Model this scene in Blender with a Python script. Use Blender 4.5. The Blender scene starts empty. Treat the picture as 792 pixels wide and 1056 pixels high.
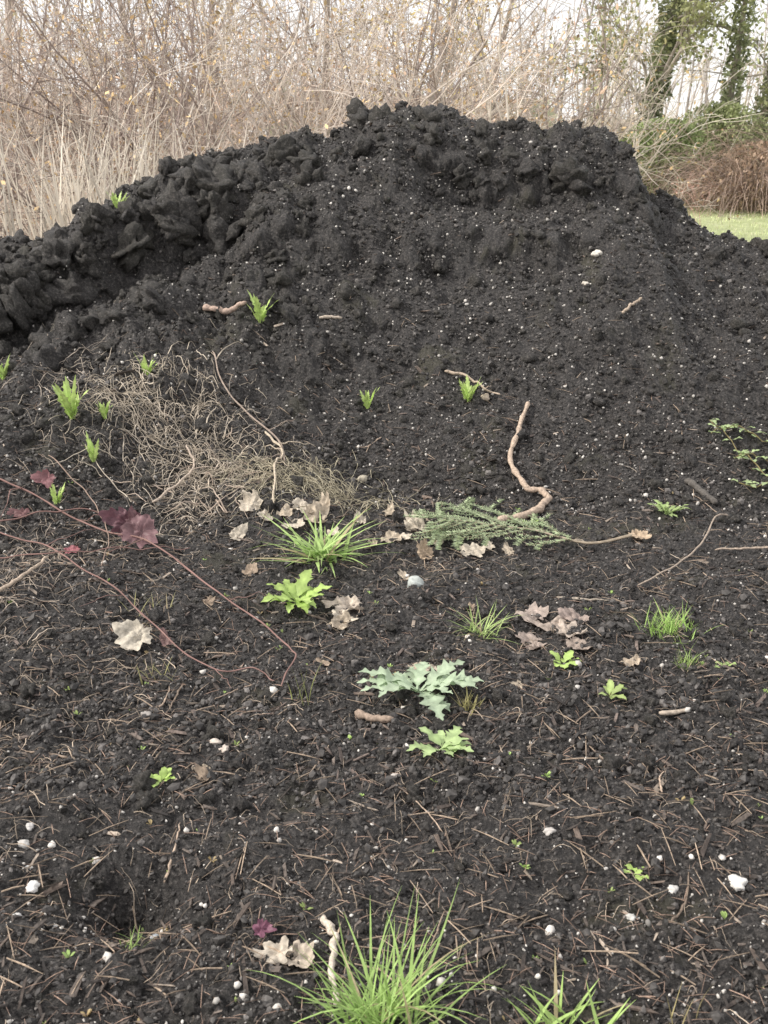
import bpy, math, numpy as np
from mathutils import Vector
rng=np.random.default_rng(7)
scene=bpy.context.scene
U=lambda a,b,n=None: rng.uniform(a,b,n)
# ================= noise
_perm=np.random.default_rng(1).permutation(4096)
def hsh(i,j,s=0):
    return _perm[(_perm[(i+s*131)&4095]+j)&4095]
_gc=np.cos(np.arange(4096)*(2*np.pi/4096)); _gs=np.sin(np.arange(4096)*(2*np.pi/4096))
def perlin(x,y,s=0):
    x=np.asarray(x,float); y=np.asarray(y,float)
    xi=np.floor(x).astype(np.int64); yi=np.floor(y).astype(np.int64)
    xf=x-xi; yf=y-yi
    u=xf*xf*xf*(xf*(xf*6-15)+10); v=yf*yf*yf*(yf*(yf*6-15)+10)
    def g(a,b,dx,dy):
        h=hsh(a,b,s); return _gc[h]*dx+_gs[h]*dy
    n00=g(xi,yi,xf,yf); n10=g(xi+1,yi,xf-1,yf); n01=g(xi,yi+1,xf,yf-1); n11=g(xi+1,yi+1,xf-1,yf-1)
    return (n00*(1-u)+n10*u)*(1-v)+(n01*(1-u)+n11*u)*v
def fbm(x,y,f,o,s=0,g=0.5):
    r=0;a=1
    for k in range(o):
        r=r+a*perlin(x*f,y*f,s+k*7); f*=2.03; a*=g
    return r
def clods(x,y,cell,prob,s):
    x=x/cell; y=y/cell
    xi=np.floor(x).astype(np.int64); yi=np.floor(y).astype(np.int64)
    out=np.zeros_like(x)
    for a in (-1,0,1):
        for b in (-1,0,1):
            i=xi+a; j=yi+b
            r1=hsh(i,j,s)/4096; r2=hsh(i,j,s+3)/4096; r3=hsh(i,j,s+5)/4096; r4=hsh(i,j,s+9)/4096
            R=0.3+0.45*r3; d2=(x-i-r1)**2+(y-j-r2)**2
            out=np.maximum(out,np.where(r4<prob,np.sqrt(np.maximum(0,R*R-d2)),0))
    return out*cell
def sst(a,b,x):
    t=np.clip((x-a)/(b-a),0,1); return t*t*(3-2*t)
# ================= terrain height
CX=[-6,-4.2,-3.2,-2.5,-2.17,-1.98,-1.67,-1.22,-.85,-.41,-.2,.03,.33,.6,1.01,1.2,1.42,1.55,1.64,1.75,1.87,2.1,2.36,3,4,5]
CZ=[0,.3,.7,.98,1.10,1.14,1.36,1.64,1.69,1.74,1.80,1.90,1.92,1.88,1.84,1.83,1.76,1.68,1.48,1.36,1.24,1.16,1.06,.8,.35,0]
def crest_y(x): return np.interp(x,[-4,-2.2,-1.2,0,1.5,2.4,4],[5.6,6.1,6.8,7,7,6.7,6.3])
def base_y(x): return np.interp(x,[-4,-2.2,-1,0,1,2.4,4],[3.0,3.3,4.0,4.5,4.4,4.0,3.8])
def macro(x,y):
    wx=x+0.05*fbm(x,y,2,2,50)
    cz=np.interp(wx,CX,CZ); cy=crest_y(x); y0=base_y(x)
    base=0.035*np.clip(y-1,0,5)*sst(7,4,np.abs(x))
    t=(y-y0)/(cy-y0); tc=np.clip(t,0,1)
    z=base+np.maximum(cz-base,0)*(0.55*tc+0.45*sst(0,1,tc))
    back=base+np.maximum(cz-base-0.72*np.maximum(y-cy-0.25,0),0)
    z=np.where(t>1,back,z)
    n=fbm(x,y,1.3,3,11); n2=fbm(x,y,5,3,17)
    def scarp(z,yl,A,L,w):
        d=yl-y+.05*n2
        return z-A*np.where(d>0,np.exp(-np.maximum(d-w,0)/L)*sst(0,w,d),0)
    z=scarp(z,cy-0.62+0.18*n,0.30*sst(-0.6,-1.1,x)*sst(-3.4,-2.4,x),0.42,.24)
    z=scarp(z,cy-0.25+0.12*n,0.20*sst(0.0,.4,x)*sst(1.9,1.5,x),0.45,.30)
    z=scarp(z,cy-0.90+0.25*n,0.13*sst(-1.3,-.8,x)*sst(1.5,.9,x),0.4,.25)
    pm=sst(0.05,0.5,t)*sst(1.6,1.0,t)
    z=z+pm*0.11*fbm(x,y,1.1,3,21)
    G=lambda cx,cy_,sx,sy,a: a*np.exp(-((x-cx)/sx)**2-((y-cy_)/sy)**2)
    z=z+G(-1.25,3.3,.5,.5,.12)+G(-.45,4.3,.28,.22,.13)+G(-.55,1.90,.13,.10,-.15)+G(-.9,2.2,.3,.2,.05)+G(1.1,4.2,.4,.3,.06)+G(.1,3.8,.3,.1,-.03)
    z=z+0.05*fbm(x,y,.8,3,31)*sst(12,6,np.hypot(x,y))
    return z+0.059*np.clip(y-9,0,20)+0.03*np.clip(y-29,0,200)
def soilmask(x,y):
    w=0.5*fbm(x,y,.9,3,61)
    return sst(5.2,4.6,np.abs(x)+w)*sst(9.3,8.6,y+w)
def H(x,y):
    x=np.asarray(x,float); y=np.asarray(y,float)
    z=macro(x,y); m=soilmask(x,y)
    t=(y-base_y(x))/(crest_y(x)-base_y(x))
    up=sst(0,.5,t)
    rough=np.clip(.42+1.2*fbm(x,y,.9,2,41)+.7*sst(.7,.95,t)+.8*sst(0,-1.2,x),.12,1.4)*up
    wx=x+.03*fbm(x,y,12,3,71); wy=y+.03*fbm(x,y,12,3,77)
    d=fbm(x,y,5,6,81,.64)*(.026+.032*rough)
    d=d+clods(wx,wy,.20,.35,101)*(.12+.32*rough)
    d=d+clods(wx,wy,.085,.4,111)*(.28+.22*rough)
    d=d+clods(wx,wy,.036,.5,121)*.45
    return z+d*m+(1-m)*.05*fbm(x,y,.7,3,91)
def Hs(x,y): return float(H(np.array([float(x)]),np.array([float(y)]))[0])
# ================= mesh helpers
def mk(name,V,F,mat,cols=None,smooth=False,parent=None):
    me=bpy.data.meshes.new(name); V=np.asarray(V,np.float32).reshape(-1,3)
    me.vertices.add(len(V)); me.vertices.foreach_set('co',V.ravel())
    if not isinstance(F,list): F=[F]
    li=np.concatenate([f.ravel() for f in F]).astype(np.int32)
    cnt=np.concatenate([np.full(len(f),f.shape[1]) for f in F])
    st=np.concatenate([[0],np.cumsum(cnt)[:-1]]).astype(np.int32)
    me.loops.add(len(li)); me.loops.foreach_set('vertex_index',li)
    me.polygons.add(len(cnt)); me.polygons.foreach_set('loop_start',st)
    me.polygons.foreach_set('use_smooth',np.full(len(cnt),smooth))
    me.update(calc_edges=True)
    if cols is not None:
        a=me.color_attributes.new('Col','FLOAT_COLOR','POINT')
        c=np.ones((len(V),4),np.float32); c[:,:3]=np.clip(cols,0,1)
        a.data.foreach_set('color',c.ravel())
    me.materials.append(mat)
    ob=bpy.data.objects.new(name,me); scene.collection.objects.link(ob)
    if parent: ob.parent=parent
    return ob
class Bag:
    def __init__(s): s.V=[];s.F={};s.C=[];s.n=0
    def add(s,V,F,C):
        V=np.asarray(V,float).reshape(-1,3); C=np.broadcast_to(np.asarray(C,float),(len(V),3))
        for f in (F if isinstance(F,list) else [F]): s.F.setdefault(f.shape[1],[]).append(f+s.n)
        s.V.append(V); s.C.append(C); s.n+=len(V)
    def make(s,name,mat,smooth=False,parent=None):
        return mk(name,np.concatenate(s.V),[np.concatenate(v) for v in s.F.values()],mat,np.concatenate(s.C),smooth,parent)
def nrm(a): return a/np.maximum(np.linalg.norm(a,axis=-1,keepdims=True),1e-9)
def tubes(P,R,S=3):
    N,K,_=P.shape
    T=nrm(np.gradient(P,axis=1))
    ref=np.broadcast_to(np.array([.31,.77,.55]),T.shape)
    A=nrm(np.cross(T,ref)); B=np.cross(T,A)
    th=np.arange(S)*2*np.pi/S
    V=P[:,:,None,:]+R[:,:,None,None]*(A[:,:,None,:]*np.cos(th)[:,None]+B[:,:,None,:]*np.sin(th)[:,None])
    i=np.arange(N*K*S).reshape(N,K,S)
    a=i[:,:-1,:];b=i[:,1:,:]; a2=np.roll(a,-1,2); b2=np.roll(b,-1,2)
    return V.reshape(-1,3),np.stack([a,a2,b2,b],-1).reshape(-1,4)
def percol(c,per): return np.repeat(c,per,axis=0)
def ribbons(P,W,side):
    N,K,_=P.shape
    V=np.stack([P-side[:,None,:]*W[...,None],P+side[:,None,:]*W[...,None]],2)
    i=np.arange(N*K*2).reshape(N,K,2)
    return V.reshape(-1,3),np.stack([i[:,:-1,0],i[:,:-1,1],i[:,1:,1],i[:,1:,0]],-1).reshape(-1,4)
def blades(base,az,length,width,lean0,lean1,K=6,taper=1.0):
    N=len(base); t=np.linspace(0,1,K)
    ang=lean0[:,None]+(lean1-lean0)[:,None]*t[None,:]
    st=length[:,None]/(K-1)
    hx=np.concatenate([np.zeros((N,1)),np.cumsum(np.sin(ang[:,1:])*st,1)],1)
    hz=np.concatenate([np.zeros((N,1)),np.cumsum(np.cos(ang[:,1:])*st,1)],1)
    D=np.stack([np.cos(az),np.sin(az),0*az],-1)
    P=base[:,None,:]+D[:,None,:]*hx[...,None]+np.array([0,0,1.])*hz[...,None]
    W=width[:,None]*(np.clip(1-t**1.6,0,1)*taper+.04)[None,:]*(0.6+0.4*np.minimum(1,t*4))[None,:]
    side=np.stack([-np.sin(az),np.cos(az),U(-.3,.3,N)],-1)
    return ribbons(P,W,side)
def ico(sub,jit,seed,sq=.25):
    import bmesh
    bm=bmesh.new(); bmesh.ops.create_icosphere(bm,subdivisions=sub,radius=1)
    v=np.array([p.co[:] for p in bm.verts]); f=np.array([[q.index for q in p.verts] for p in bm.faces]); bm.free()
    r=np.random.default_rng(seed); off=r.uniform(0,50,3)
    d=1+jit*(perlin(v[:,0]*1.3+off[0],v[:,1]*1.3+v[:,2]+off[1],seed)*1.6+perlin(v[:,1]*3+off[2],v[:,2]*3+v[:,0],seed+3)*.8)
    if sub>=3: d=d+jit*.5*perlin(v[:,0]*7+off[0],v[:,1]*7+v[:,2]*5,seed+5)
    if sub==1: d=d*r.uniform(1-jit,1+jit,len(v))
    return v*d[:,None]*r.uniform(1-sq,1+sq,3),f
def rotm(n):
    q=rng.normal(size=(n,4)); q/=np.linalg.norm(q,axis=1,keepdims=True); w,x,y,z=q.T
    return np.stack([1-2*(y*y+z*z),2*(x*y-z*w),2*(x*z+y*w),2*(x*y+z*w),1-2*(x*x+z*z),2*(y*z-x*w),2*(x*z-y*w),2*(y*z+x*w),1-2*(x*x+y*y)],-1).reshape(n,3,3)
def flatrot(n,tilt=.3):
    a=U(0,2*np.pi,n); b=rng.normal(0,tilt,n); c=rng.normal(0,tilt*1.5,n)
    z=np.zeros(n); o=np.ones(n)
    Rz=np.stack([np.cos(a),-np.sin(a),z,np.sin(a),np.cos(a),z,z,z,o],-1).reshape(n,3,3)
    Ry=np.stack([np.cos(b),z,np.sin(b),z,o,z,-np.sin(b),z,np.cos(b)],-1).reshape(n,3,3)
    Rx=np.stack([o,z,z,z,np.cos(c),-np.sin(c),z,np.sin(c),np.cos(c)],-1).reshape(n,3,3)
    return Rz@Ry@Rx
def inst(bag,bases,pos,scale,cols,rot=None):
    n=len(pos); which=rng.integers(0,len(bases),n)
    for k,(bv,bf) in enumerate(bases):
        m=which==k; c=m.sum()
        if not c: continue
        Rr=rotm(c) if rot is None else rot(c)
        sc_=scale[m]; sc_=sc_[:,None,None] if sc_.ndim==1 else sc_[:,None,:]
        V=np.einsum('nij,nvj->nvi',Rr,bv[None]*sc_)+pos[m][:,None,:]
        F=(bf[None]+(np.arange(c)*len(bv))[:,None,None]).reshape(-1,bf.shape[1])
        bag.add(V,F,percol(cols[m],len(bv)))
def smoothline(pts,n):
    p=np.array(pts,float); p=np.vstack([2*p[0]-p[1],p,2*p[-1]-p[-2]])
    out=[]; m=len(p)-3
    for s in np.linspace(0,m-1e-6,n):
        i=int(s); t=s-i; a,b,c,d=p[i:i+4]
        out.append(.5*((2*b)+(c-a)*t+(2*a-5*b+4*c-d)*t*t+(3*b-a-3*c+d)*t**3))
    return np.array(out)
def colmat(name,rough=.8,trans=0,nscale=60,lo=.6,hi=1.4,spec=.3,bump=0):
    m=bpy.data.materials.new(name); m.use_nodes=True; nt=m.node_tree; b=nt.nodes['Principled BSDF']
    a=nt.nodes.new('ShaderNodeAttribute'); a.attribute_name='Col'
    tc=nt.nodes.new('ShaderNodeTexCoord'); n=nt.nodes.new('ShaderNodeTexNoise'); n.inputs['Scale'].default_value=nscale; n.inputs['Detail'].default_value=3
    nt.links.new(tc.outputs['Object'],n.inputs['Vector'])
    mr=nt.nodes.new('ShaderNodeMapRange'); mr.inputs[1].default_value=.25; mr.inputs[2].default_value=.75; mr.inputs[3].default_value=lo; mr.inputs[4].default_value=hi
    nt.links.new(n.outputs['Fac'],mr.inputs[0])
    mx=nt.nodes.new('ShaderNodeVectorMath'); mx.operation='SCALE'
    nt.links.new(a.outputs['Color'],mx.inputs[0]); nt.links.new(mr.outputs[0],mx.inputs['Scale'])
    nt.links.new(mx.outputs[0],b.inputs['Base Color'])
    b.inputs['Roughness'].default_value=rough; b.inputs['Specular IOR Level'].default_value=spec
    if trans:
        t=nt.nodes.new('ShaderNodeBsdfTranslucent'); nt.links.new(mx.outputs[0],t.inputs['Color'])
        ms=nt.nodes.new('ShaderNodeMixShader'); ms.inputs[0].default_value=trans
        nt.links.new(b.outputs[0],ms.inputs[1]); nt.links.new(t.outputs[0],ms.inputs[2])
        nt.links.new(ms.outputs[0],nt.nodes['Material Output'].inputs['Surface'])
    if bump:
        bp=nt.nodes.new('ShaderNodeBump'); bp.inputs['Strength'].default_value=bump; bp.inputs['Distance'].default_value=.003
        nt.links.new(n.outputs['Fac'],bp.inputs['Height']); nt.links.new(bp.outputs[0],b.inputs['Normal'])
    return m
M_crumb=colmat('soil_crumb',.62,0,90,.5,1.5,.5)
M_wood=colmat('wood',.8,0,120,.55,1.45,.3,.6)
M_stone=colmat('stone',.7,0,90,.75,1.25,.3,.4)
M_leaf=colmat('leaf',.5,.3,45,.75,1.25,.35)
M_dead=colmat('dead_leaf',.8,.2,70,.55,1.3,.2)
M_twig=colmat('twig',.8,0,9,.7,1.3,.2)
M_far=colmat('far_foliage',.7,.3,1.2,.6,1.4,.2)
M_brush=colmat('brush',.8,0,1.2,.7,1.3,.2)
# ================= soil material
sm=bpy.data.materials.new('soil'); sm.use_nodes=True; nt=sm.node_tree; b=nt.nodes['Principled BSDF']
tc=nt.nodes.new('ShaderNodeTexCoord')
def noise(sc,det=5,rough=.6):
    n=nt.nodes.new('ShaderNodeTexNoise'); n.inputs['Scale'].default_value=sc; n.inputs['Detail'].default_value=det; n.inputs['Roughness'].default_value=rough
    nt.links.new(tc.outputs['Object'],n.inputs['Vector']); return n
def ramp(src,stops):
    r=nt.nodes.new('ShaderNodeValToRGB'); el=r.color_ramp.elements
    while len(el)<len(stops): el.new(.5)
    for e,(p,c) in zip(el,stops): e.position=p; e.color=(*c,1)
    nt.links.new(src,r.inputs[0]); return r.outputs[0]
def mix(f,a,b_):
    m=nt.nodes.new('ShaderNodeMix'); m.data_type='RGBA'; nt.links.new(f,m.inputs[0])
    for s,i in ((a,6),(b_,7)):
        if isinstance(s,tuple): m.inputs[i].default_value=(*s,1)
        else: nt.links.new(s,m.inputs[i])
    return m.outputs[2]
nA=noise(75,6,.82)
c=ramp(nA.outputs['Fac'],[(.37,(.010,.0095,.0095)),(.49,(.038,.0345,.033)),(.58,(.10,.091,.085)),(.68,(.26,.23,.21))])
at=nt.nodes.new('ShaderNodeAttribute'); at.attribute_name='Col'
sep=nt.nodes.new('ShaderNodeSeparateColor'); nt.links.new(at.outputs['Color'],sep.inputs[0])
c=mix(sep.outputs[2],c,(.085,.08,.045))
nB=noise(3,3)
gcol=ramp(nB.outputs['Fac'],[(.35,(.36,.42,.19)),(.65,(.52,.56,.32))])
gdry=ramp(nB.outputs['Fac'],[(.35,(.38,.32,.24)),(.65,(.62,.54,.43))])
c=mix(sep.outputs[0],mix(sep.outputs[1],gdry,gcol),c)
nt.links.new(c,b.inputs['Base Color']); b.inputs['Roughness'].default_value=.58; b.inputs['Specular IOR Level'].default_value=.5
bp=nt.nodes.new('ShaderNodeBump'); bp.inputs['Strength'].default_value=1; bp.inputs['Distance'].default_value=.018
nt.links.new(nA.outputs['Fac'],bp.inputs['Height']); nt.links.new(bp.outputs[0],b.inputs['Normal'])
# ================= terrain sheet (ground + soil pile)
def grow(a,lim,d,k):
    r=[]
    while a<lim: d*=k; a+=d; r.append(a)
    return np.array(r)
xs=np.arange(-3.1,3.1,.0085); o=grow(3.1,250,.0085,1.09); xs=np.concatenate([-o[::-1],xs,o])
ys=[.8]
while ys[-1]<7.6: ys.append(ys[-1]+.002*ys[-1]+.003)
ys=np.array(ys); ys=np.concatenate([(.8-grow(0,30,.006,1.15))[::-1],ys,ys[-1]+grow(0,300,.018,1.05)])
X,Y=np.meshgrid(xs,ys); Z=H(X,Y)
Zm=macro(X,Y); sl_=np.gradient(Zm,axis=0)/np.gradient(Y,axis=0)
stp=sst(.6,1.2,sl_)*sst(4.4,4.8,Y)*sst(9,8,Y)
k5=np.ones(9)/9
stp=np.apply_along_axis(lambda r:np.convolve(r,k5,'same'),0,stp)
Yd=Y-stp*(.05*fbm(X,Z,6,4,301)+.6*clods(X+.02*perlin(X*20,Z*20,5),Z,.10,.6,311)+.5*clods(X,Z,.045,.6,321)-.02)
nx,ny=len(xs),len(ys)
V=np.stack([X,Yd,Z],-1).reshape(-1,3)
i=np.arange(nx*ny).reshape(ny,nx)
F=np.stack([i[:-1,:-1],i[:-1,1:],i[1:,1:],i[1:,:-1]],-1).reshape(-1,4)
S=soilmask(X,Y).ravel(); green=sst(2.0,4.5,X+.8*fbm(X,Y,.5,3,5)).ravel()
moss=(sst(.3,.6,fbm(X,Y,3.1,4,15)+.25*fbm(X,Y,30,2,16))*.4).ravel()
cols=np.stack([S,green,moss],-1)
cx=X.ravel()[F[:,0]]; cyy=Y.ravel()[F[:,0]]
pile=(cyy>base_y(cx))&(cyy<10)&(np.abs(cx)<4.6)
for nm,mask in (('ground',~pile),('soil_pile',pile)):
    f=F[mask]; u,inv=np.unique(f.ravel(),return_inverse=True)
    mk(nm,V[u],inv.reshape(f.shape),sm,cols[u],smooth=True)
# ================= scatter on soil
def scat_near(n,y0=1.15,y1=4.9,p=1.0):
    y=np.exp(U(np.log(y0),np.log(y1),n)); x=U(-1,1,n)*(.48*y+.35); return x,y
def scat_pile(n):
    x=U(-3.2,3.2,n); y=base_y(x)-.2+U(0,1,n)*(crest_y(x)-base_y(x)+.45); return x,y
sc=np.array([1.06,.97,.91])
bag=Bag(); small=[ico(1,.3,s) for s in range(8)]
for (x,y),(s0,s1) in ((scat_near(42000),(.0018,.0036)),(scat_near(26000,2.2,4.9),(.0030,.0050)),(scat_pile(66000),(.0028,.0052))):
    n=len(x); s=np.exp(rng.normal(np.log((s0+s1)/2),.5,n)); s=np.clip(s,.0014,.015)
    g=U(.015,.075,n)[:,None]*sc; g=g*np.where(U(0,1,n)<.18,2.2,1)[:,None]
    inst(bag,small,np.stack([x,y,H(x,y)+s*.3],-1),s,g)
bag.make('soil_crumbs',M_crumb)
# soft clods share the soil surface
bag=Bag(); med=[ico(2,.55,s) for s in range(20,30)]; med3=[ico(3,.6,s) for s in range(60,70)]
def soilcol(n): return np.stack([np.ones(n),np.zeros(n),U(0,.15,n)],-1)
for (x,y),mu in ((scat_near(700),.007),(scat_near(700,2.2,4.9),.010),(scat_pile(4200),.012)):
    n=len(x); s=np.clip(np.exp(rng.normal(np.log(mu),.45,n)),.005,.034)
    inst(bag,med3 if mu<.011 else med,np.stack([x,y,H(x,y)+s*.05],-1),s[:,None]*U(.8,1.15,(n,3)),soilcol(n))
big=[ico(3,.8,s) for s in range(40,52)]
n=420; x=U(-2.6,2.4,n); y=crest_y(x)+U(-.5,.1,n)
x[:280]=U(-2.6,-.4,280); y[:280]=crest_y(x[:280])+U(-1.5,-.1,280)
s=np.clip(np.exp(rng.normal(np.log(.034),.45,n)),.015,.08)
x[:46]=U(-2.5,-.9,46); y[:46]=crest_y(x[:46])-.62+U(-.12,.14,46); s[:46]=U(.05,.10,46)
inst(bag,big,np.stack([x,y,H(x,y)-s*.15],-1),s[:,None]*U(.75,1.2,(n,3)),soilcol(n))
bag.make('soil_clods',sm,smooth=True)
bag=Bag()
for (x,y),mu,a in ((scat_near(4200),.0020,.2),(scat_near(260,1.3,4.8),.0050,.4),(scat_pile(6200),.0037,.25)):
    n=len(x); s=np.clip(np.exp(rng.normal(np.log(mu),.45,n)),.0012,.013)
    c=U(a,.8,n)[:,None]*np.array([1,.95,.88])
    inst(bag,small,np.stack([x,y,H(x,y)+s*.4],-1),s,c)
bag.make('perlite_grains',M_stone,smooth=True)
def chipbase(seed):
    r=np.random.default_rng(seed)
    v=np.array([[-1,-1,-1],[1,-1,-1],[1,1,-1],[-1,1,-1],[-1,-1,1],[1,-1,1],[1,1,1],[-1,1,1]],float)
    v=v*r.uniform(.35,1.1,(8,3)); v[:,0]*=1.1
    return v,np.array([[3,2,1,0],[4,5,6,7],[0,1,5,4],[1,2,6,5],[2,3,7,6],[3,0,4,7]])
chips=[chipbase(s) for s in range(14)]
bag=Bag()
def addchips(xy,L,wr,col,tilt=.28):
    x,y=xy; n=len(x); S3=np.stack([L/2,L*wr,np.minimum(L*wr*.5,.003)],-1)
    inst(bag,chips,np.stack([x,y,H(x,y)+.003],-1),S3,col,rot=lambda c:flatrot(c,tilt))
def chipcol(n,dark,light,palef):
    d=U(0,1,n)[:,None]**1.5; c=np.array(dark)*(1-d)+np.array(light)*d
    w=U(0,1,n)<palef; c[w]=np.array([.36,.30,.245])*U(.6,1.25,w.sum())[:,None]; return c
n=8500; addchips(scat_near(n,1.15,5.0),np.clip(np.exp(rng.normal(np.log(.017),.5,n)),.006,.06),U(.05,.15,n),chipcol(n,(.03,.027,.026),(.17,.14,.12),.04))
n=500; addchips(scat_near(n,1.3,5.0),U(.04,.09,n),U(.03,.08,n),chipcol(n,(.05,.042,.038),(.18,.14,.115),.12),.15)
n=1500; addchips(scat_near(n,2.3,5.0),U(.02,.06,n),U(.05,.12,n),chipcol(n,(.04,.035,.033),(.19,.15,.13),.08),.2)
n=2800; addchips(scat_pile(n),np.clip(np.exp(rng.normal(np.log(.026),.5,n)),.01,.09),U(.06,.16,n),chipcol(n,(.04,.035,.032),(.18,.14,.115),.04))
bag.make('wood_chips',M_wood)
def slivers(n,xy,L,Wd,cols,lift=.003):
    x,y=xy; az=U(0,2*np.pi,n); z=H(x,y)
    D=np.stack([np.cos(az),np.sin(az)],-1)*L[:,None]/2
    z0=H(x-D[:,0],y-D[:,1])*.6+z*.4; z1=H(x+D[:,0],y+D[:,1])*.6+z*.4
    z0=np.clip(z0,z-L*.4,z+L*.4); z1=np.clip(z1,z-L*.4,z+L*.4)
    P=np.stack([np.stack([x-D[:,0],y-D[:,1],z0+lift],-1),np.stack([x,y,(z0+z1)/2+lift+.002],-1),np.stack([x+D[:,0],y+D[:,1],z1+lift],-1)],1)
    R=np.stack([Wd*U(.4,.9,n),Wd,Wd*U(.2,.8,n)],1)
    V,F=tubes(P,R,4); return V,F,percol(cols,12)
bag=Bag(); n=3800
col=np.array([.32,.225,.175])*U(.4,1.5,n)[:,None]
bag.add(*slivers(n,scat_near(n,1.15,5.3),U(.02,.06,n),U(.0005,.0011,n),col,.006))
n=1000; col=np.array([.36,.28,.21])*U(.4,1.4,n)[:,None]
bag.add(*slivers(n,scat_near(n,1.6,5.6),U(.04,.11,n),U(.0009,.0019,n),col,.01))
bag.make('dead_needles',M_wood)
# ================= fibrous dead roots / straw
def fibres(n,cx,cy,sx,sy,L,R,col,lift=.015,K=9,kink=.22):
    x0=rng.normal(cx,sx,n); y0=rng.normal(cy,sy,n); az=U(0,2*np.pi,n); l=U(.25,1,n)*L
    t=np.linspace(0,1,K); kk=np.cumsum(rng.normal(0,kink,(n,K)),1)
    ang=az[:,None]+kk
    px=x0[:,None]+np.cumsum(np.cos(ang),1)*l[:,None]/K; py=y0[:,None]+np.cumsum(np.sin(ang),1)*l[:,None]/K
    pz=H(px,py)*.6+macro(px,py)*.4+.008+lift*np.sin(t*np.pi)[None,:]*U(0,1.6,n)[:,None]
    c=np.array(col)*U(.45,1.35,n)[:,None]
    V,F=tubes(np.stack([px,py,pz],-1),R*U(.4,1.3,n)[:,None]*(1-.6*t)[None,:],3)
    return V,F,percol(c,K*3)
bag=Bag(); straw=(.54,.47,.38)
bag.add(*fibres(650,-1.12,4.74,.22,.18,.18,.0019,straw,.02))
bag.add(*fibres(30,-1.05,4.6,.25,.25,.4,.0035,straw,.03))
bag.add(*fibres(450,-.80,4.40,.14,.18,.17,.0019,straw,.02))
bag.add(*fibres(25,-.75,4.35,.14,.18,.35,.0035,(.52,.42,.34),.03))
bag.add(*fibres(650,-.42,4.42,.15,.10,.16,.0016,(.50,.45,.33),.02))
bag.add(*fibres(90,-.2,4.40,.2,.06,.25,.0016,(.50,.45,.33),.02))
bag.add(*fibres(400,-1.35,3.5,.18,.4,.16,.0016,(.44,.37,.3),.015))
bag.add(*fibres(120,-1.75,5.0,.2,.3,.25,.0020,(.42,.36,.3),.02))
bag.add(*fibres(450,.0,3.95,.6,.35,.10,.0012,(.46,.39,.31),.01))
bag.add(*fibres(700,.2,2.8,.7,.7,.08,.0010,(.44,.36,.28),.01))
bag.add(*fibres(400,.0,1.9,.5,.3,.06,.0007,(.44,.36,.28),.008))
bag.add(*fibres(380,-.9,2.7,.2,.5,.10,.0012,(.44,.36,.28),.01))
bag.make('dead_grass_mat',M_twig)
# ================= sticks, roots, canes
def lay(pts,r0,r1,col,name,mat=M_wood,lift=0.01,n=40,S=8,wob=.25,arch=0,kids=None,parent=None,jit=1.6):
    p=smoothline(pts,n); t=np.linspace(0,1,n)
    z=(H(p[:,0],p[:,1])+macro(p[:,0],p[:,1]))*.5
    z=np.convolve(np.pad(z,3,mode='edge'),np.ones(7)/7,'valid')
    z=z+lift+arch*np.sin(np.pi*t)
    P=np.stack([p[:,0],p[:,1],z],-1); sd=rng.integers(1,900)
    P+=np.stack([perlin(t*9,t*0+sd,3),perlin(t*9,t*0+sd,4),perlin(t*9,t*0+sd,5)],-1)*r0*jit
    R=(r0+(r1-r0)*t)*(1+wob*perlin(t*n/3,t*0+sd,6)*2); R[0]*=.5; R[-1]*=.4
    bag=Bag(); V,F=tubes(P[None],R[None],S); bag.add(V,F,col)
    bag.F.setdefault(S,[]).append(np.array([np.arange(S)[::-1]])); bag.F[S].append(np.array([np.arange(S)+(n-1)*S]))
    if kids:
        for (k,az,L,up) in kids:
            b0=P[k]; q=np.array([b0+np.array([math.cos(az),math.sin(az),up])*L*s+np.array([0,0,-.3*L*s*s])+rng.normal(0,L*.03,3)*(s>0) for s in np.linspace(0,1,7)])
            V,F=tubes(q[None],(R[k]*.6*(1-.7*np.linspace(0,1,7)))[None],5); bag.add(V,F,col)
    return bag.make(name,mat,True,parent),P
tan=(.46,.37,.29)
lay([(.72,5.04),(.67,4.92),(.645,4.84),(.60,4.72),(.615,4.60),(.66,4.52),(.72,4.50),(.745,4.44),(.70,4.36),(.68,4.27),(.60,4.20),(.475,4.12)],.010,.018,(.46,.36,.28),'twisted_root',lift=.03,n=90,wob=.35)
lay([(.31,5.2),(.41,5.18),(.49,5.12),(.58,5.05)],.008,.004,tan,'bare_twig',lift=.045,kids=[(28,.9,.06,.4)])
lay([(-.86,5.15),(-.78,4.95),(-.63,4.8),(-.49,4.68),(-.45,4.5)],.0035,.005,(.36,.29,.24),'bare_twig',lift=.04,kids=[(25,.6,.15,.5),(30,-1.5,.2,.2),(35,3.8,.12,.3)])
lay([(-.56,4.72),(-.47,4.6),(-.48,4.4),(-.46,4.1)],.006,.004,(.52,.44,.34),'bare_twig',lift=.05,kids=[(8,.4,.2,.1),(12,2.6,.2,.1),(25,-.8,.15,.1)])
lay([(1.45,4.12),(1.37,4.03),(1.25,3.8),(1.12,3.63),(.92,3.47)],.004,.003,(.38,.31,.25),'bare_twig',lift=.03,arch=.04)
lay([(1.6,3.76),(1.3,3.8)],.005,.004,(.38,.31,.25),'bare_twig',lift=.03)
lay([(1.23,5.45),(1.38,5.58)],.008,.006,tan,'bare_twig',lift=.03)
lay([(-1.3,3.08),(-1.24,3.27),(-1.2,3.45)],.007,.005,tan,'bare_twig',lift=.05)
lay([(-.98,4.15),(-.85,4.4),(-.9,4.55)],.006,.004,(.46,.38,.31),'bare_twig',lift=.05,kids=[(20,.3,.2,.2)])
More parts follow.
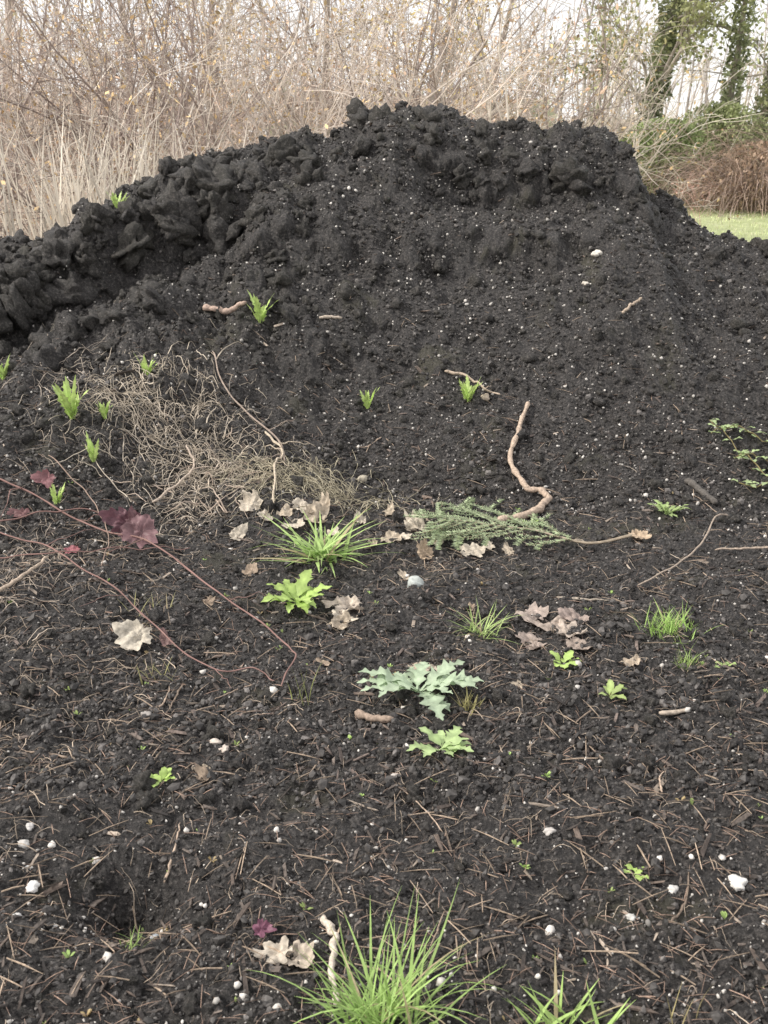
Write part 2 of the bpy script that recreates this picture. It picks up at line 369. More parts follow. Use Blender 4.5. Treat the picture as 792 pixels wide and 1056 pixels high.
lay([(-.95,5.48),(-.84,5.44),(-.72,5.46)],.017,.013,(.44,.33,.27),'broken_stick',lift=.075,n=24,jit=.6)
lay([(1.38,4.52),(1.42,4.43),(1.47,4.33)],.016,.014,(.11,.10,.09),'broken_stick',lift=.02,n=20,jit=.5)
lay([(-.125,1.80),(-.10,1.73),(-.105,1.66),(-.085,1.57)],.008,.006,(.56,.49,.41),'broken_stick',lift=.015,n=30,wob=.5)
lay([(-.08,2.61),(-.03,2.565),(.03,2.54)],.012,.009,(.30,.23,.18),'wood_piece',lift=.02,n=14,wob=.5,jit=.5)
lay([(.78,2.60),(.87,2.61)],.008,.006,(.44,.37,.3),'wood_piece',lift=.015,n=10,jit=.5)
lay([(-.34,5.44),(-.22,5.46)],.010,.007,(.46,.39,.32),'wood_piece',lift=.03,n=12,jit=.5)
lay([(.62,3.42),(.8,3.38)],.005,.004,(.38,.33,.27),'wood_piece',lift=.012,n=12)
red=(.27,.165,.145)
lay([(-1.74,4.17),(-1.43,4.04),(-1.1,3.85),(-.83,3.63),(-.51,3.22),(-.33,3.02),(-.28,2.9),(-.305,2.74)],.0040,.0022,red,'bramble_cane',M_twig,.035,90,6,.3,.03,kids=[(20,.2,.2,.3),(34,-2.2,.2,.2),(10,-1.6,.25,.2),(50,.1,.15,.4)],jit=5)
lay([(-1.67,3.92),(-1.31,3.65),(-.96,3.3),(-.7,3.01),(-.54,2.86),(-.4,2.86),(-.33,2.80)],.0032,.0018,red,'bramble_cane',M_twig,.025,80,6,.3,.03,kids=[(15,.9,.25,.3),(30,-2.6,.15,.2),(55,-1,.12,.2)],jit=6)
lay([(-1.6,3.75),(-1.35,3.9),(-1.1,3.98),(-.9,3.82)],.003,.002,red,'bramble_cane',M_twig,.05,50,6,.2,.04,jit=5)
lay([(-1.5,3.5),(-1.2,3.45),(-.95,3.6),(-.75,3.75)],.0026,.0016,red,'bramble_cane',M_twig,.04,50,6,.2,.03,jit=6)
lay([(-1.45,4.3),(-1.2,4.05),(-1.05,3.7),(-1.0,3.4)],.0026,.0016,(.34,.25,.2),'bramble_cane',M_twig,.05,50,6,.2,.03,jit=6)
for k in range(34):
    x0=U(-1.5,1.5); y0=U(1.7,5.2)
    if abs(x0)>.45*y0: x0*=.5
    a=U(0,6.28); L_=U(.08,.24)
    lay([(x0,y0),(x0+math.cos(a)*L_*.5+U(-.02,.02),y0+math.sin(a)*L_*.5+U(-.02,.02)),(x0+math.cos(a)*L_,y0+math.sin(a)*L_)],U(.0018,.004),.0014,tuple(np.array([.4,.31,.24])*U(.5,1.2)),'bare_twig',lift=.008,n=18,S=6)
# ================= leaves
def toothleaf(bag,base,az,L,W,lift,col,teeth=6,depth=.3,droop=.8,lobed=False,fold=.25,curl=0,stalk=.15,pw=.6):
    K=teeth*4+1 if not lobed else teeth*6+1
    t=np.linspace(0,1,K)
    el=lift-droop*t; st=L/(K-1)
    h=np.cumsum(np.cos(el))*st; z=np.cumsum(np.sin(el))*st
    a=az+curl*t; dx=np.cumsum(np.cos(a)*np.cos(el))*st; dy=np.cumsum(np.sin(a)*np.cos(el))*st
    P=np.stack([base[0]+dx,base[1]+dy,base[2]+z],-1)
    env=np.clip(np.sin(np.pi*np.clip((t-stalk)/(1-stalk),0,1)**.75),0,1)**.75
    ph=(t*teeth)%1
    saw=(1-depth*np.abs(np.sin(np.pi*t*teeth))**pw) if lobed else 1-depth*ph
    w=W*env*saw*(1+.15*np.sin(t*31+U(0,6)))+.0025*(L/.1)*(1-t)
    side=np.stack([-np.sin(a),np.cos(a),0*a],-1)
    fwd=np.stack([np.cos(a),np.sin(a),0*a],-1)
    zz=fold*w+W*.25*np.sin(t*teeth*2.7+U(0,6))*env
    zz2=fold*w+W*.25*np.sin(t*teeth*2.3+U(0,6))*env
    sw=(w*.3)[:,None]
    Lf=P+side*w[:,None]+fwd*sw; Lf[:,2]+=zz; Rt=P-side*w[:,None]+fwd*sw; Rt[:,2]+=zz2
    V=np.stack([Lf,P,Rt],1); i=np.arange(K*3).reshape(K,3)
    F=np.concatenate([np.stack([i[:-1,k],i[:-1,k+1],i[1:,k+1],i[1:,k]],-1) for k in (0,1)])
    c=np.array(col)*U(.85,1.15); C=np.stack([np.broadcast_to(c,(K,3)),np.broadcast_to(c*1.2+.015,(K,3)),np.broadcast_to(c,(K,3))],1)
    bag.add(V,F,C.reshape(-1,3))
def rosette(name,x,y,R,n,col,W=.25,lift=.7,droop=.9,teeth=5,depth=.35,lobed=False,azs=None,mat=M_leaf,pw=.6):
    bag=Bag(); z=Hs(x,y)+.006
    for k in range(n):
        az=(azs[k] if azs else k*2.4+U(-.3,.3)); L=R*U(.7,1.15) if not azs else R*U(.7,1.1)
        toothleaf(bag,(x+U(-.01,.01),y+U(-.01,.01),z),az,L,L*W*U(.85,1.15),lift*U(.7,1.3),col,teeth,depth,droop*U(.8,1.2),lobed,curl=U(-.4,.4),pw=pw)
    return bag.make(name,mat,True)
lg=(.42,.57,.17); bl=(.43,.53,.37)
rosette('leafy_weed',-.30,3.32,.14,14,lg,.20,.8,1.0,6,.35,True)
rosette('poppy_plant',.10,2.70,.18,15,bl,.18,.6,.9,8,.55,True,azs=[3.3,2.9,3.8,.1,.6,1.3,2.2,5.8,4.9,.35,3.1,5.3,3.55,-.15,1.8],pw=1.3)
rosette('leafy_weed',.15,2.38,.085,11,(.43,.56,.26),.2,.7,.8,5,.4,True,pw=1)
rosette('leafy_weed',.56,2.92,.05,8,lg,.25,.8,.8,4,.3)
rosette('leafy_weed',.66,2.68,.055,9,(.38,.48,.18),.2,.8,.8,4,.3)
rosette('leafy_weed',-.57,2.28,.045,7,lg,.25,.8,.8,4,.3)
rosette('leafy_weed',.56,1.93,.028,7,lg,.3,.5,.6,4,.3)
rosette('leafy_weed',1.20,4.15,.10,16,(.34,.44,.18),.13,.9,.9,5,.5,True)
rosette('leafy_weed',1.06,2.9,.03,6,(.33,.44,.16),.3,.8,.8,4,.3)
rosette('leafy_weed',.62,4.1,.05,6,(.33,.44,.16),.3,.8,.8,4,.3)
bag=Bag()
for pts in ([(1.58,4.88),(1.66,4.7),(1.72,4.5),(1.8,4.35)],[(1.62,4.6),(1.72,4.62),(1.85,4.55)],[(1.6,4.45),(1.7,4.4),(1.8,4.5)],[(1.55,4.75),(1.68,4.82),(1.82,4.75)]):
    p=smoothline(pts,16); z=H(p[:,0],p[:,1])+.03; P=np.stack([p[:,0],p[:,1],z],-1)
    V,F=tubes(P[None],np.full((1,16),.003),5); bag.add(V,F,(.3,.25,.12))
    for k in range(0,16,2):
        for s in (-1,1): toothleaf(bag,P[k],U(0,6.28),U(.04,.07),U(.010,.016),U(.2,.8),(.40,.50,.25),4,.35,.7)
bag.make('creeping_weed',M_leaf,True)
for (x,y,h) in [(-.64,5.37,.17),(-1.15,4.94,.13),(-1.4,4.52,.2),(-1.27,4.35,.12),(-1.26,4.55,.09),(-.08,5.05,.12),(.42,5.08,.15),(-1.35,4.05,.09),(-1.55,6.24,.12),(-1.83,4.9,.14)]:
    bag=Bag(); z=Hs(x,y)
    for k in range(10):
        az=k*2.4+U(-.3,.3); toothleaf(bag,(x+U(-.008,.008),y+U(-.008,.008),z),az,h*U(.6,1.15),h*.11,U(1.15,1.5),(.50,.64,.22),6,.5,U(.1,.7),lobed=True,stalk=.05)
    bag.make('green_sprout',M_leaf,True)
def clump(name,x,y,n,L,W,col,l0=(.1,.9),l1=(.6,1.7),sp=.02,azr=None,K=7):
    bx=x+rng.normal(0,sp,n); by=y+rng.normal(0,sp,n); base=np.stack([bx,by,H(bx,by)-.004],-1)
    az=U(0,2*np.pi,n) if azr is None else U(azr[0],azr[1],n)
    V,F=blades(base,az,L*U(.45,1.1,n),W*U(.6,1.2,n),U(*l0,n),U(*l1,n),K)
    c=np.array(col)*U(.7,1.25,n)[:,None]; d=U(0,1,n)<.08; c[d]=(.5,.42,.26)
    bag=Bag(); bag.add(V,F,percol(c,K*2)); return bag.make(name,M_leaf,True)
gg=(.36,.50,.16)
clump('grass_clump',-.24,3.74,95,.31,.0072,(.45,.61,.23),(.5,1.25),(1.1,1.75),.03)
clump('grass_clump',.32,3.13,45,.15,.0028,(.44,.57,.22),(.3,1.1),(.9,1.7),.02)
clump('grass_clump',.95,3.12,190,.10,.0018,(.42,.62,.18),(.1,1.1),(.4,1.5),.035)
clump('grass_clump',.94,2.9,50,.08,.0016,gg,(.1,1.0),(.4,1.5),.015)
clump('grass_clump',-.01,1.50,150,.24,.0034,(.38,.54,.18),(.0,1.0),(.5,1.8),.04)
clump('grass_clump',.34,1.50,34,.12,.0042,(.40,.56,.18),(.0,1.1),(.4,1.6),.03)
clump('grass_clump',.25,2.63,30,.08,.003,(.38,.35,.16),(.0,.7),(.2,1.0),.015)
clump('grass_clump',-.24,2.7,9,.16,.0018,(.36,.40,.14),(.0,.3),(.2,.7),.02)
clump('grass_clump',.53,1.52,5,.12,.0018,(.5,.43,.22),(.0,.3),(.2,.6),.012)
clump('grass_clump',-.52,1.75,20,.06,.0014,gg,(.1,.9),(.5,1.5),.015)
clump('grass_clump',-.7,2.85,14,.09,.0022,(.45,.43,.20),(.1,.8),(.4,1.2),.03)
clump('grass_clump',-.78,3.2,14,.09,.0022,(.45,.43,.20),(.1,.8),(.4,1.2),.03)
bag=Bag(); n=170; x,y=scat_near(n,1.4,4.6)
for a,b_ in zip(x,y):
    z=Hs(a,b_); r=U(.006,.018); ccc=[(.36,.50,.16),(.45,.35,.18),(.3,.38,.13)][rng.integers(0,3)]
    for k in range(rng.integers(3,7)): toothleaf(bag,(a,b_,z),U(0,6.28),r,r*.2,U(.6,1.4),ccc,3,.1,.5)
bag.make('seedlings',M_leaf,True)
# fir sprig
bag=Bag(); st=smoothline([(1.0,3.92),(.8,3.9),(.6,4.0),(.4,4.05),(.24,4.04)],40)
z=np.convolve(np.pad(H(st[:,0],st[:,1]),4,mode='edge'),np.ones(9)/9,'valid')+.035
P=np.stack([st[:,0],st[:,1],z],-1); V,F=tubes(P[None],np.linspace(.006,.002,40)[None],6); bag.add(V,F,(.50,.42,.32))
def needles(Q,L,col,dens):
    K=len(Q); idx=U(0,K-1.01,dens); i0=idx.astype(int); fr=(idx-i0)[:,None]
    b0=Q[i0]*(1-fr)+Q[i0+1]*fr; T=nrm(Q[i0+1]-Q[i0]); sd=nrm(np.cross(T,[0,0,1.]))*np.where(U(0,1,dens)<.5,-1,1)[:,None]
    D=nrm(T*.6+sd+rng.normal(0,.22,(dens,3))+np.array([0,0,.15])); l=L*U(.7,1.1,dens)[:,None]
    Pn=np.stack([b0,b0+D*l*.5,b0+D*l],1); V,F=tubes(Pn,np.tile([.0014,.0014,.0006],(dens,1)),3)
    bag.add(V,F,percol(np.array(col)*U(.6,1.35,dens)[:,None],9))
nc=(.45,.53,.33)
needles(P[16:],.02,nc,160)
for k in list(range(12,39,2)):
    for s in (-1,1):
        if U(0,1)<.15: continue
        L=(.36*(1-abs((k-22)/24))+.05)*U(.65,1.15); az0=math.atan2(*(st[k]-st[k-1])[::-1]); az=az0+s*U(.6,1.1)
        q=np.stack([st[k]+np.array([math.cos(az-s*.3*t),math.sin(az-s*.3*t)])*L*t for t in np.linspace(0,1,8)])
        zz=np.maximum(z[k]-.01*np.linspace(0,1,8),H(q[:,0],q[:,1])*.7+macro(q[:,0],q[:,1])*.3+.02)+U(0,.015)
        Q=np.column_stack([q,zz]); V,F=tubes(Q[None],np.full((1,8),.0018),4); bag.add(V,F,(.38,.32,.22)); needles(Q,.018,nc,int(L*440))
        if L>.12:
            for j in (3,5):
                a2=az+s*U(-.9,-.5) if j==3 else az+s*.7; l2=L*.4
                q2=np.array([Q[j]+np.array([math.cos(a2),math.sin(a2),0])*l2*t for t in np.linspace(0,1,6)]); needles(q2,.016,nc,int(l2*400))
bag.make('fir_branch',M_leaf)
def deadleaf(name,x,y,R,col,lobes=5,curl=.5,tilt=.3,az=None,lift=.004,mat=M_dead,ld=.16,zc=None):
    nr,nth=8,60; th=np.arange(nth)*2*np.pi/nth; r=np.linspace(0,1,nr)
    sd=rng.integers(1,900)
    rad=(1-ld+ld*np.abs(np.cos(th*lobes/2))**.6)*(1+.04*np.sin(th*lobes*3+sd)+.6*perlin(np.cos(th)*1.3+sd,np.sin(th)*1.3,7)+.35*perlin(np.cos(th)*4+sd,np.sin(th)*4,17))*(1+.25*np.cos(th))
    x0=np.outer(r,rad*np.cos(th)); y0=np.outer(r,rad*np.sin(th))*U(.6,.9)
    ro=U(0,6.28); x0,y0=x0*math.cos(ro)-y0*math.sin(ro),x0*math.sin(ro)+y0*math.cos(ro)
    z0=curl*(.7*(y0**2)+.2*x0**2)+curl*.7*fbm(x0+sd,y0,1.7,4,8)
    P=np.stack([x0,y0,z0],-1).reshape(-1,3)*R
    az=U(-.9,.9) if az is None else az
    ca,sa=math.cos(az),math.sin(az); ct,s_t=math.cos(tilt),math.sin(tilt)
    P=P@np.array([[1,0,0],[0,ct,s_t],[0,-s_t,ct]]); P=P@np.array([[ca,sa,0],[-sa,ca,0],[0,0,1]])
    zg=H(P[:,0]+x,P[:,1]+y).mean() if zc is None else zc
    P=P+np.array([x,y,zg+lift+R*abs(s_t)*.45])
    i=np.arange(nr*nth).reshape(nr,nth); a=i[:-1];b_=i[1:]
    F=np.stack([a,np.roll(a,-1,1),np.roll(b_,-1,1),b_],-1).reshape(-1,4)
    vein=1+.2*np.exp(-((np.mod(th*lobes/(2*np.pi)+.0,1)-.0)*10)**2)
    C=np.array(col)[None]*np.tile(vein,nr)[:,None]
    return mk(name,P,F,mat,C,True)
cream=(.64,.57,.47); tn=(.54,.46,.36); br=(.38,.30,.23)
for (x,y,R,c_,tl) in [(-.55,4.14,.055,cream,.9),(-.50,4.08,.04,cream,.5),(-.28,4.09,.06,tn,.4),(-.37,4.03,.05,cream,.2),(.14,4.12,.065,cream,.2),(.16,4.2,.04,tn,.5),(-.12,3.34,.065,(.62,.54,.45),.2),(-.15,3.27,.05,cream,.4),(-.79,3.02,.06,(.66,.60,.5),.8),(.57,3.22,.09,(.50,.42,.36),.05),(.50,3.10,.05,(.46,.38,.33),.05),(.61,3.12,.06,(.54,.46,.39),.05),(.53,3.28,.05,(.48,.4,.35),.05),(.66,3.2,.05,(.42,.34,.3),.05),(1.04,3.96,.045,(.56,.44,.32),.3),(-.215,1.70,.040,(.62,.55,.46),.3),(-.17,1.705,.038,(.58,.5,.41),.3),(-.26,4.17,.045,tn,.6),(.36,3.84,.055,cream,.2),(.04,4.02,.055,cream,.2),(.02,3.97,.04,tn,.3),(-.16,3.22,.04,tn,.3),(-.60,3.95,.04,cream,.5),(.16,3.84,.04,(.56,.44,.32),.6),(-.46,2.3,.025,br,.3),(.78,2.92,.03,(.5,.42,.33),.4),(.62,3.02,.045,(.40,.33,.28),.1),(-.35,4.15,.05,cream,.6),(-.22,4.02,.04,cream,.4),(-.42,4.1,.04,tn,.4),(.3,3.3,.025,br,.3),(-.5,3.6,.035,br,.3),(.08,3.6,.03,tn,.3),(.42,3.9,.03,cream,.4),(.5,3.85,.03,tn,.4),(-.05,3.9,.035,tn,.3),(.22,3.95,.035,cream,.4),(.10,2.88,.04,tn,.2),(.16,2.88,.035,cream,.2),(-.48,2.36,.025,tn,.2),(.02,4.25,.03,tn,.5),(-.1,4.1,.03,cream,.5),(-.2,2.95,.025,br,.3),(.4,2.75,.02,tn,.3),(-.62,3.3,.03,br,.4)]:
    deadleaf('dead_leaf',x,y,R,c_,lobes=[3,5,2][rng.integers(0,3)],curl=U(.3,.8),tilt=tl,ld=U(.03,.15))
for (x,y,R,c_,tl) in [(-1.03,3.90,.080,(.20,.10,.12),1.1),(-.95,3.78,.085,(.24,.14,.15),.8),(-.99,3.84,.06,(.2,.11,.12),.9),(-1.18,3.63,.03,(.36,.13,.15),.6),(-1.41,4.13,.05,(.30,.15,.16),.8),(-1.46,3.95,.04,(.24,.13,.13),.6),(-.7,3.02,.03,(.24,.15,.14),.5),(-.255,1.76,.022,(.24,.10,.15),.7)]:
    deadleaf('bramble_leaf',x,y,R,c_,lobes=3,curl=.5,tilt=tl,az=U(-.3,.3),lift=.045 if R>.045 else .02,mat=M_leaf,ld=.4)
for k,(x,y,r,c_) in enumerate([(.765,1.87,.020,(.72,.70,.66)),(-.77,1.9,.013,(.75,.74,.72)),(-.80,1.96,.008,(.7,.69,.66)),(.115,3.5,.034,(.42,.45,.43)),(1.2,5.95,.030,(.66,.62,.55)),(1.1,5.72,.020,(.6,.55,.48)),(-.5,1.86,.014,(.42,.46,.5)),(.63,1.88,.010,(.6,.58,.55)),(-.66,2.0,.009,(.7,.67,.62)),(-.83,2.07,.012,(.6,.58,.56)),(-.78,1.82,.008,(.65,.64,.62)),(.515,1.78,.009,(.5,.49,.46)),(-.46,2.47,.014,(.6,.53,.46)),(-.43,2.44,.012,(.62,.54,.47)),(.385,2.05,.011,(.5,.47,.44)),(-.7,1.8,.008,(.6,.58,.55)),(.51,5.1,.018,(.55,.46,.36)),(-.83,2.02,.011,(.55,.53,.5)),(.7,2.35,.010,(.4,.38,.36)),(-.68,2.62,.010,(.4,.37,.34)),(.03,2.3,.009,(.5,.46,.42)),(-.1,4.6,.020,(.42,.38,.3))]):
    bv,bf=ico(3,.38,200+k,.3); mk('stone',bv*r*np.array([1.1,1,.75])+np.array([x,y,Hs(x,y)+r*.3]),bf,M_stone,np.broadcast_to(np.array(c_),(len(bv),3)),True)
# ================= background vegetation, many colours lightened in place of haze
def grow_br(P,R,n,lr,spread,K,up=.15,rr=.55,t0=.25,wig=.12,grav=0):
    N,Kp,_=P.shape; idx=np.repeat(np.arange(N),n); M=len(idx)
    t=U(t0,.98,M)*(Kp-1); i0=np.minimum(t.astype(int),Kp-2); f=(t-i0)
    b0=P[idx,i0]*(1-f)[:,None]+P[idx,i0+1]*f[:,None]; T=nrm(P[idx,i0+1]-P[idx,i0]); r0=(R[idx,i0]*rr)
    plen=np.linalg.norm(P[:,-1]-P[:,0],axis=1)[idx]; L=plen*lr*U(.5,1.2,M)
    D=nrm(T+rng.normal(0,spread,(M,3))+np.array([0,0,up]))
    return line(b0,D,L,r0,K,wig,grav)
def line(b0,D,L,r0,K,wig=.12,grav=0):
    M=len(b0); d=D.copy(); pts=[b0]; p=b0
    for k in range(K-1):
        d=nrm(d+rng.normal(0,wig,(M,3))+np.array([0,0,-grav])*((k+1)/K)); p=p+d*(L/(K-1))[:,None]; pts.append(p)
    P=np.stack(pts,1); R=r0[:,None]*np.linspace(1,.3,K)[None,:]; return P,R
def leafquads(pos,size,col):
    n=len(pos); Rm=rotm(n); q=np.array([[-1,0,0],[0,-.55,0],[1,0,.2],[0,.55,0]])
    V=np.einsum('nij,vj->nvi',Rm,q)*size[:,None,None]+pos[:,None,:]
    return V,np.arange(4*n).reshape(n,4),percol(col,4)
def shrub(name,x,y,h,nst,col,spread=.35,twigs=True,leaf=None,r=.022,k1=6,k2=4,rmin=.0035,wig=.12):
    bag=Bag(); b0=np.stack([rng.normal(x,.25,nst),rng.normal(y,.25,nst),np.zeros(nst)],-1); b0[:,2]=macro(b0[:,0],b0[:,1])-.05
    D=nrm(np.column_stack([rng.normal(0,spread,nst),rng.normal(0,spread,nst),np.ones(nst)]))
    P0,R0=line(b0,D,h*U(.6,1.1,nst),r*U(.4,1.1,nst),9,wig)
    P1,R1=grow_br(P0,R0,k1,.45,.5,7,.2,wig=.2); P2,R2=grow_br(P1,R1,k2,.5,.6,5,.1,wig=.2)
    for P,R in ((P0,R0),(P1,R1),(P2,R2)):
        V,F=tubes(P,np.maximum(R,rmin),4 if P is P0 else 3); n=len(P); bag.add(V,F,percol(np.array(col)*U(.7,1.3,n)[:,None],P.shape[1]*(4 if P is P0 else 3)))
    if leaf:
        nl,ls,lc=leaf; ii=rng.integers(0,len(P2),nl); kk=rng.integers(1,5,nl)
        bag.add(*leafquads(P2[ii,kk]+rng.normal(0,.04,(nl,3)),ls*U(.6,1.3,nl),np.array(lc)*U(.6,1.4,nl)[:,None]))
    return bag.make(name,M_brush)
cb=[(.58,.51,.45),(.32,.265,.24),(.64,.58,.51),(.30,.245,.22)]
for k,(x,y,h) in enumerate([(-5.6,12.5,4.2),(-4.3,13.5,4.8),(-3.2,12.2,3.6),(-2.1,13.5,4.6),(-1.0,12.6,4.0),(.1,14,4.2),(1.2,13.2,3.2),(2.0,14.5,3.2),(-6.5,15,5.5),(-3.8,16,5.8),(-1.4,16.5,5.5),(.8,17,5.0),(2.6,17.5,3.8),(-8,14,5),(-8.5,18,6),(-2.8,11.6,3.4),(-.4,12.2,3.2),(-4.6,11.8,3.8),(3.0,16,2.8)]):
    shrub('bare_shrub',x,y,h,12 if k%2 else 14,cb[k%4],leaf=(240,.03,(.68,.50,.28)),spread=.5,r=.028 if k%2 else .02,wig=.16)
bag=Bag()
def thick(n,x0,x1,y0,y1,h0,h1,col,L0=.8,L1=2.2,r=.005):
    x=U(x0,x1,n); y=U(y0,y1,n); z=macro(x,y)+h0+(h1-h0)*U(0,1,n)**1.7
    D=nrm(np.column_stack([rng.normal(0,.8,n),rng.normal(0,.5,n),U(-.4,1.0,n)]))
    P,R=line(np.column_stack([x,y,z]),D,U(L0,L1,n),r*U(.6,1.4,n),7,.26,.15)
    V,F=tubes(P,R,3); bag.add(V,F,percol(np.array(col)*U(.5,1.35,n)[:,None],21))
thick(2000,-8,2.0,12.5,17,0,2.4,(.66,.55,.47))
thick(1600,-9,2.9,16,20,0,3.2,(.58,.50,.45),r=.006)
n=8000; x=U(-9,3,n); y=U(14,19,n); z=macro(x,y)+U(0,1,n)**1.8*3.2
bag.add(*leafquads(np.column_stack([x,y,z]),U(.02,.05,n),np.array([.68,.49,.36])*U(.5,1.4,n)[:,None]))
bag.make('brush_thicket',M_brush)
bag=Bag(); n=560; x=np.concatenate([rng.normal(-2.75,.32,340),U(-4.6,-1.5,220)]); y=U(9.6,11.3,n)
V,F=blades(np.column_stack([x,y,macro(x,y)]),U(0,6.28,n),U(.8,2.2,n),U(.008,.018,n),U(0,.2,n),U(.1,.9,n),7)
bag.add(V,F,percol(np.array([.88,.82,.72])*U(.6,1.1,n)[:,None],14))
n=9000; x=U(-6.5,-.5,n); y=U(8.8,12.5,n)
V,F=blades(np.column_stack([x,y,macro(x,y)]),U(0,6.28,n),U(.25,.75,n),U(.003,.007,n),U(0,.8,n),U(.8,2.0,n),5)
bag.add(V,F,percol(np.array([.80,.70,.60])*U(.5,1.2,n)[:,None],10))
bag.make('dry_grass',M_far)
bag=Bag(); n=26000; x=U(2.2,16,n); y=9+U(0,1,n)*17
V,F=blades(np.column_stack([x,y,H(x,y)]),U(0,6.28,n),U(.04,.10,n),U(.004,.009,n),U(0,.6,n),U(.3,1.4,n),4)
cc=np.array([.64,.70,.40])*U(.75,1.2,n)[:,None]; cc[U(0,1,n)<.15]=(.74,.70,.52)
bag.add(V,F,percol(cc,8)); bag.make('meadow_grass',M_far)
bag=Bag()
def dome(cx,cy,rx,ry,h,n,col,nl,lc):
    az=U(0,6.28,n); rr=np.sqrt(U(0,1,n)); x=cx+rr*rx*.5*np.cos(az); y=cy+rr*ry*.5*np.sin(az)
    D=nrm(np.column_stack([np.cos(az)*.8,np.sin(az)*.8,U(.5,1.6,n)]))
    P,R=line(np.column_stack([x,y,macro(x,y)]),D,h*U(.9,2.2,n),.009*U(.6,1.3,n),10,.1,.55)
    P[:,:,2]=np.maximum(P[:,:,2],macro(P[:,:,0],P[:,:,1]))
    V,F=tubes(P,R,3); bag.add(V,F,percol(np.array(col)*U(.6,1.35,n)[:,None],30))
    a=U(0,6.28,nl); e=U(0,1.5,nl); q=U(.75,1.0,nl)
    pos=np.column_stack([cx+np.cos(a)*np.cos(e)*rx*q,cy+np.sin(a)*np.cos(e)*ry*q,macro(np.full(nl,cx),np.full(nl,cy))+np.sin(e)*h*q])
    bag.add(*leafquads(pos,U(.03,.07,nl),np.array(lc)*U(.5,1.5,nl)[:,None]))
dome(8.7,25,1.9,1.4,1.5,1100,(.50,.39,.33),2400,(.48,.36,.27))
dome(11,26,2.2,1.6,1.9,900,(.50,.39,.33),2400,(.48,.36,.27))
bag.make('bramble_thicket',M_far)
bag=Bag(); dome(6.9,27,1.7,1.2,2.0,250,(.4,.34,.25),9000,(.34,.41,.19)); dome(5.0,27,1.5,1.2,1.0,400,(.42,.34,.27),3000,(.4,.42,.24)); dome(8.6,28,2,1.2,2.4,200,(.4,.34,.25),7000,(.36,.40,.21))
bag.make('green_hedge',M_far)
shrub('leafless_sapling',5.75,20,1.1,4,(.48,.30,.26),.12,leaf=(60,.025,(.52,.3,.25)),r=.010,k1=3,k2=2)
def tree(name,x,y,h,r,col,nl,lc,cr,ivy=0,lo=.35,nb=16,ls=.07,lean=0):
    bag=Bag(); b0=np.array([[x,y,float(macro(np.array([x]),np.array([y]))[0])-.1]])
    P0,R0=line(b0,nrm(np.array([[lean,0,1.]])),np.array([h]),np.array([r]),14,.04)
    P1,R1=grow_br(P0,R0,nb,.38,.7,8,.15,.5,lo,.14); P2,R2=grow_br(P1,R1,6,.5,.5,6,.1,.6); P3,R3=grow_br(P2,R2,4,.6,.5,5,0,.6)
    for P,R,S_ in ((P0,R0,8),(P1,R1,5),(P2,R2,3),(P3,R3,3)):
        V,F=tubes(P,np.maximum(R,.005),S_); n=len(P); bag.add(V,F,percol(np.array(col)*U(.75,1.25,n)[:,None],P.shape[1]*S_))
    if nl:
        ii=rng.integers(0,len(P3),nl); kk=rng.integers(0,5,nl)
        bag.add(*leafquads(P3[ii,kk]+rng.normal(0,cr,(nl,3)),ls*U(.6,1.3,nl),np.array(lc)*U(.5,1.5,nl)[:,None]))
    if ivy:
        kk=U(0,10,ivy); k0=kk.astype(int); f=(kk-k0)[:,None]; p=P0[0,k0]*(1-f)+P0[0,k0+1]*f
        a=U(0,6.28,ivy); rad=(r+.05+.30*np.abs(perlin(kk*1.7+x,a*.6,3))*2*U(.3,1,ivy)); p=p+np.column_stack([np.cos(a)*rad,np.sin(a)*rad,U(-.2,.2,ivy)])
        bag.add(*leafquads(p,U(.05,.09,ivy),np.array([.30,.33,.2])*U(.5,1.6,ivy)[:,None]))  # ivy leaf green lightened, distance haze put into the colour
    return bag.make(name,M_far)
gb=(.46,.41,.37)  # bark tone lightened so the haze is painted into it
tree('ivy_tree',7.0,29.5,9,.14,gb,9000,(.44,.46,.25),.26,4000,.2,26,.075)
tree('ivy_tree',9.0,29,9,.10,gb,500,(.5,.48,.3),.2,2400,.5)
tree('ivy_tree',10.2,30,9,.12,gb,500,(.5,.48,.3),.2,2600,.5)
tree('ivy_tree',5.9,31,8,.09,gb,2200,(.54,.5,.28),.25,400,.25)
for (x,y,h,c_) in [(-9,26,10,(.6,.48,.3)),(-6.5,28,10,(.62,.54,.36)),(-4,25,9,(.70,.58,.36)),(-1.5,27,10,(.82,.66,.30)),(.8,26,9,(.86,.66,.30)),(2.6,29,8,(.72,.62,.38)),(-11,30,11,(.5,.45,.3)),(12.5,33,10,(.5,.45,.3)),(15,28,9,(.5,.45,.3))]:
    tree('bare_tree',x,y,h,.10,(.50,.44,.40),2800 if x<2 else 500,c_,.25,0,.12,18,.06)
bag=Bag()
n=24000; x=U(-40,40,n); y=U(42,52,n); top=(3.4+1.4*perlin(x*.25,x*0,9)+1.0*perlin(x*.9,x*0,12))*(1-.35*sst(2,9,x))
z=macro(x,y)+U(0,1,n)*top
cc=np.array([.62,.55,.47])*U(.5,1.4,n)[:,None]; gm=perlin(x*.2,z*.4,14)>.12; cc[gm]=np.array([.48,.5,.36])*U(.6,1.3,gm.sum())[:,None]
bag.add(*leafquads(np.column_stack([x,y,z]),U(.15,.34,n),cc))
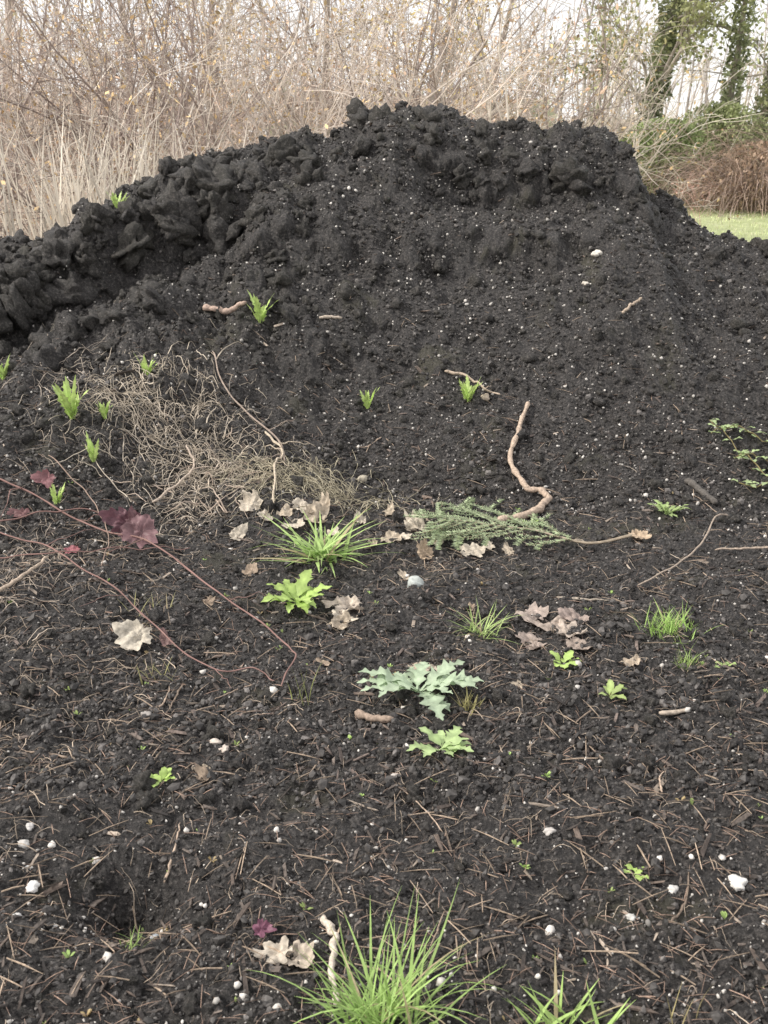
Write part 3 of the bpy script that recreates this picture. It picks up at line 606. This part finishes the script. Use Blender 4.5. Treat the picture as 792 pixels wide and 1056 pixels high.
n=480; x=U(-40,40,n); y=U(40,50,n); P,R=line(np.column_stack([x,y,macro(x,y)]),nrm(np.column_stack([rng.normal(0,.12,n),rng.normal(0,.1,n),np.ones(n)])),U(4,8,n),U(.04,.1,n),8,.06)
V,F=tubes(P,R,4); bag.add(V,F,percol(np.array([.58,.53,.5])*U(.7,1.3,n)[:,None],32))
P1,R1=grow_br(P,R,6,.35,.6,6,.2); V,F=tubes(P1,np.maximum(R1,.012),3); bag.add(V,F,percol(np.array([.64,.58,.54])*U(.7,1.3,len(P1))[:,None],18))
bag.make('distant_woods',M_far)
# ================= camera
cam=bpy.data.cameras.new('camera'); co=bpy.data.objects.new('camera',cam); scene.collection.objects.link(co); scene.camera=co
co.location=(0,0,1.5); co.rotation_euler=(math.pi/2-math.radians(17.7),0,0)
cam.sensor_fit='VERTICAL'; cam.sensor_height=24; cam.lens=12/math.tan(math.radians(26.5)); cam.clip_end=1000
cam.dof.use_dof=True; cam.dof.focus_distance=4.0; cam.dof.aperture_fstop=6.3
# ================= light
w=bpy.data.worlds.new('World'); scene.world=w; w.use_nodes=True; wn=w.node_tree
sky=wn.nodes.new('ShaderNodeTexSky'); sky.sky_type='NISHITA'; sky.sun_disc=False
EL=math.radians(40); AZ=math.radians(-98)
sky.sun_elevation=EL; sky.sun_rotation=AZ; sky.dust_density=3
mxn=wn.nodes.new('ShaderNodeMix'); mxn.data_type='RGBA'; mxn.inputs[0].default_value=.7
wn.links.new(sky.outputs[0],mxn.inputs[6]); mxn.inputs[7].default_value=(10.3,10.0,9.8,1)
bg=wn.nodes['Background']; wn.links.new(mxn.outputs[2],bg.inputs[0]); bg.inputs[1].default_value=.15
sl=bpy.data.lights.new('sun','SUN'); so=bpy.data.objects.new('sun',sl); scene.collection.objects.link(so)
sl.energy=3.3; sl.angle=math.radians(4); sl.color=(1,.95,.87)
d=Vector((math.sin(AZ)*math.cos(EL),math.cos(AZ)*math.cos(EL),math.sin(EL)))
so.rotation_euler=d.to_track_quat('Z','Y').to_euler()
scene.view_settings.view_transform='Standard'; scene.view_settings.look='None'
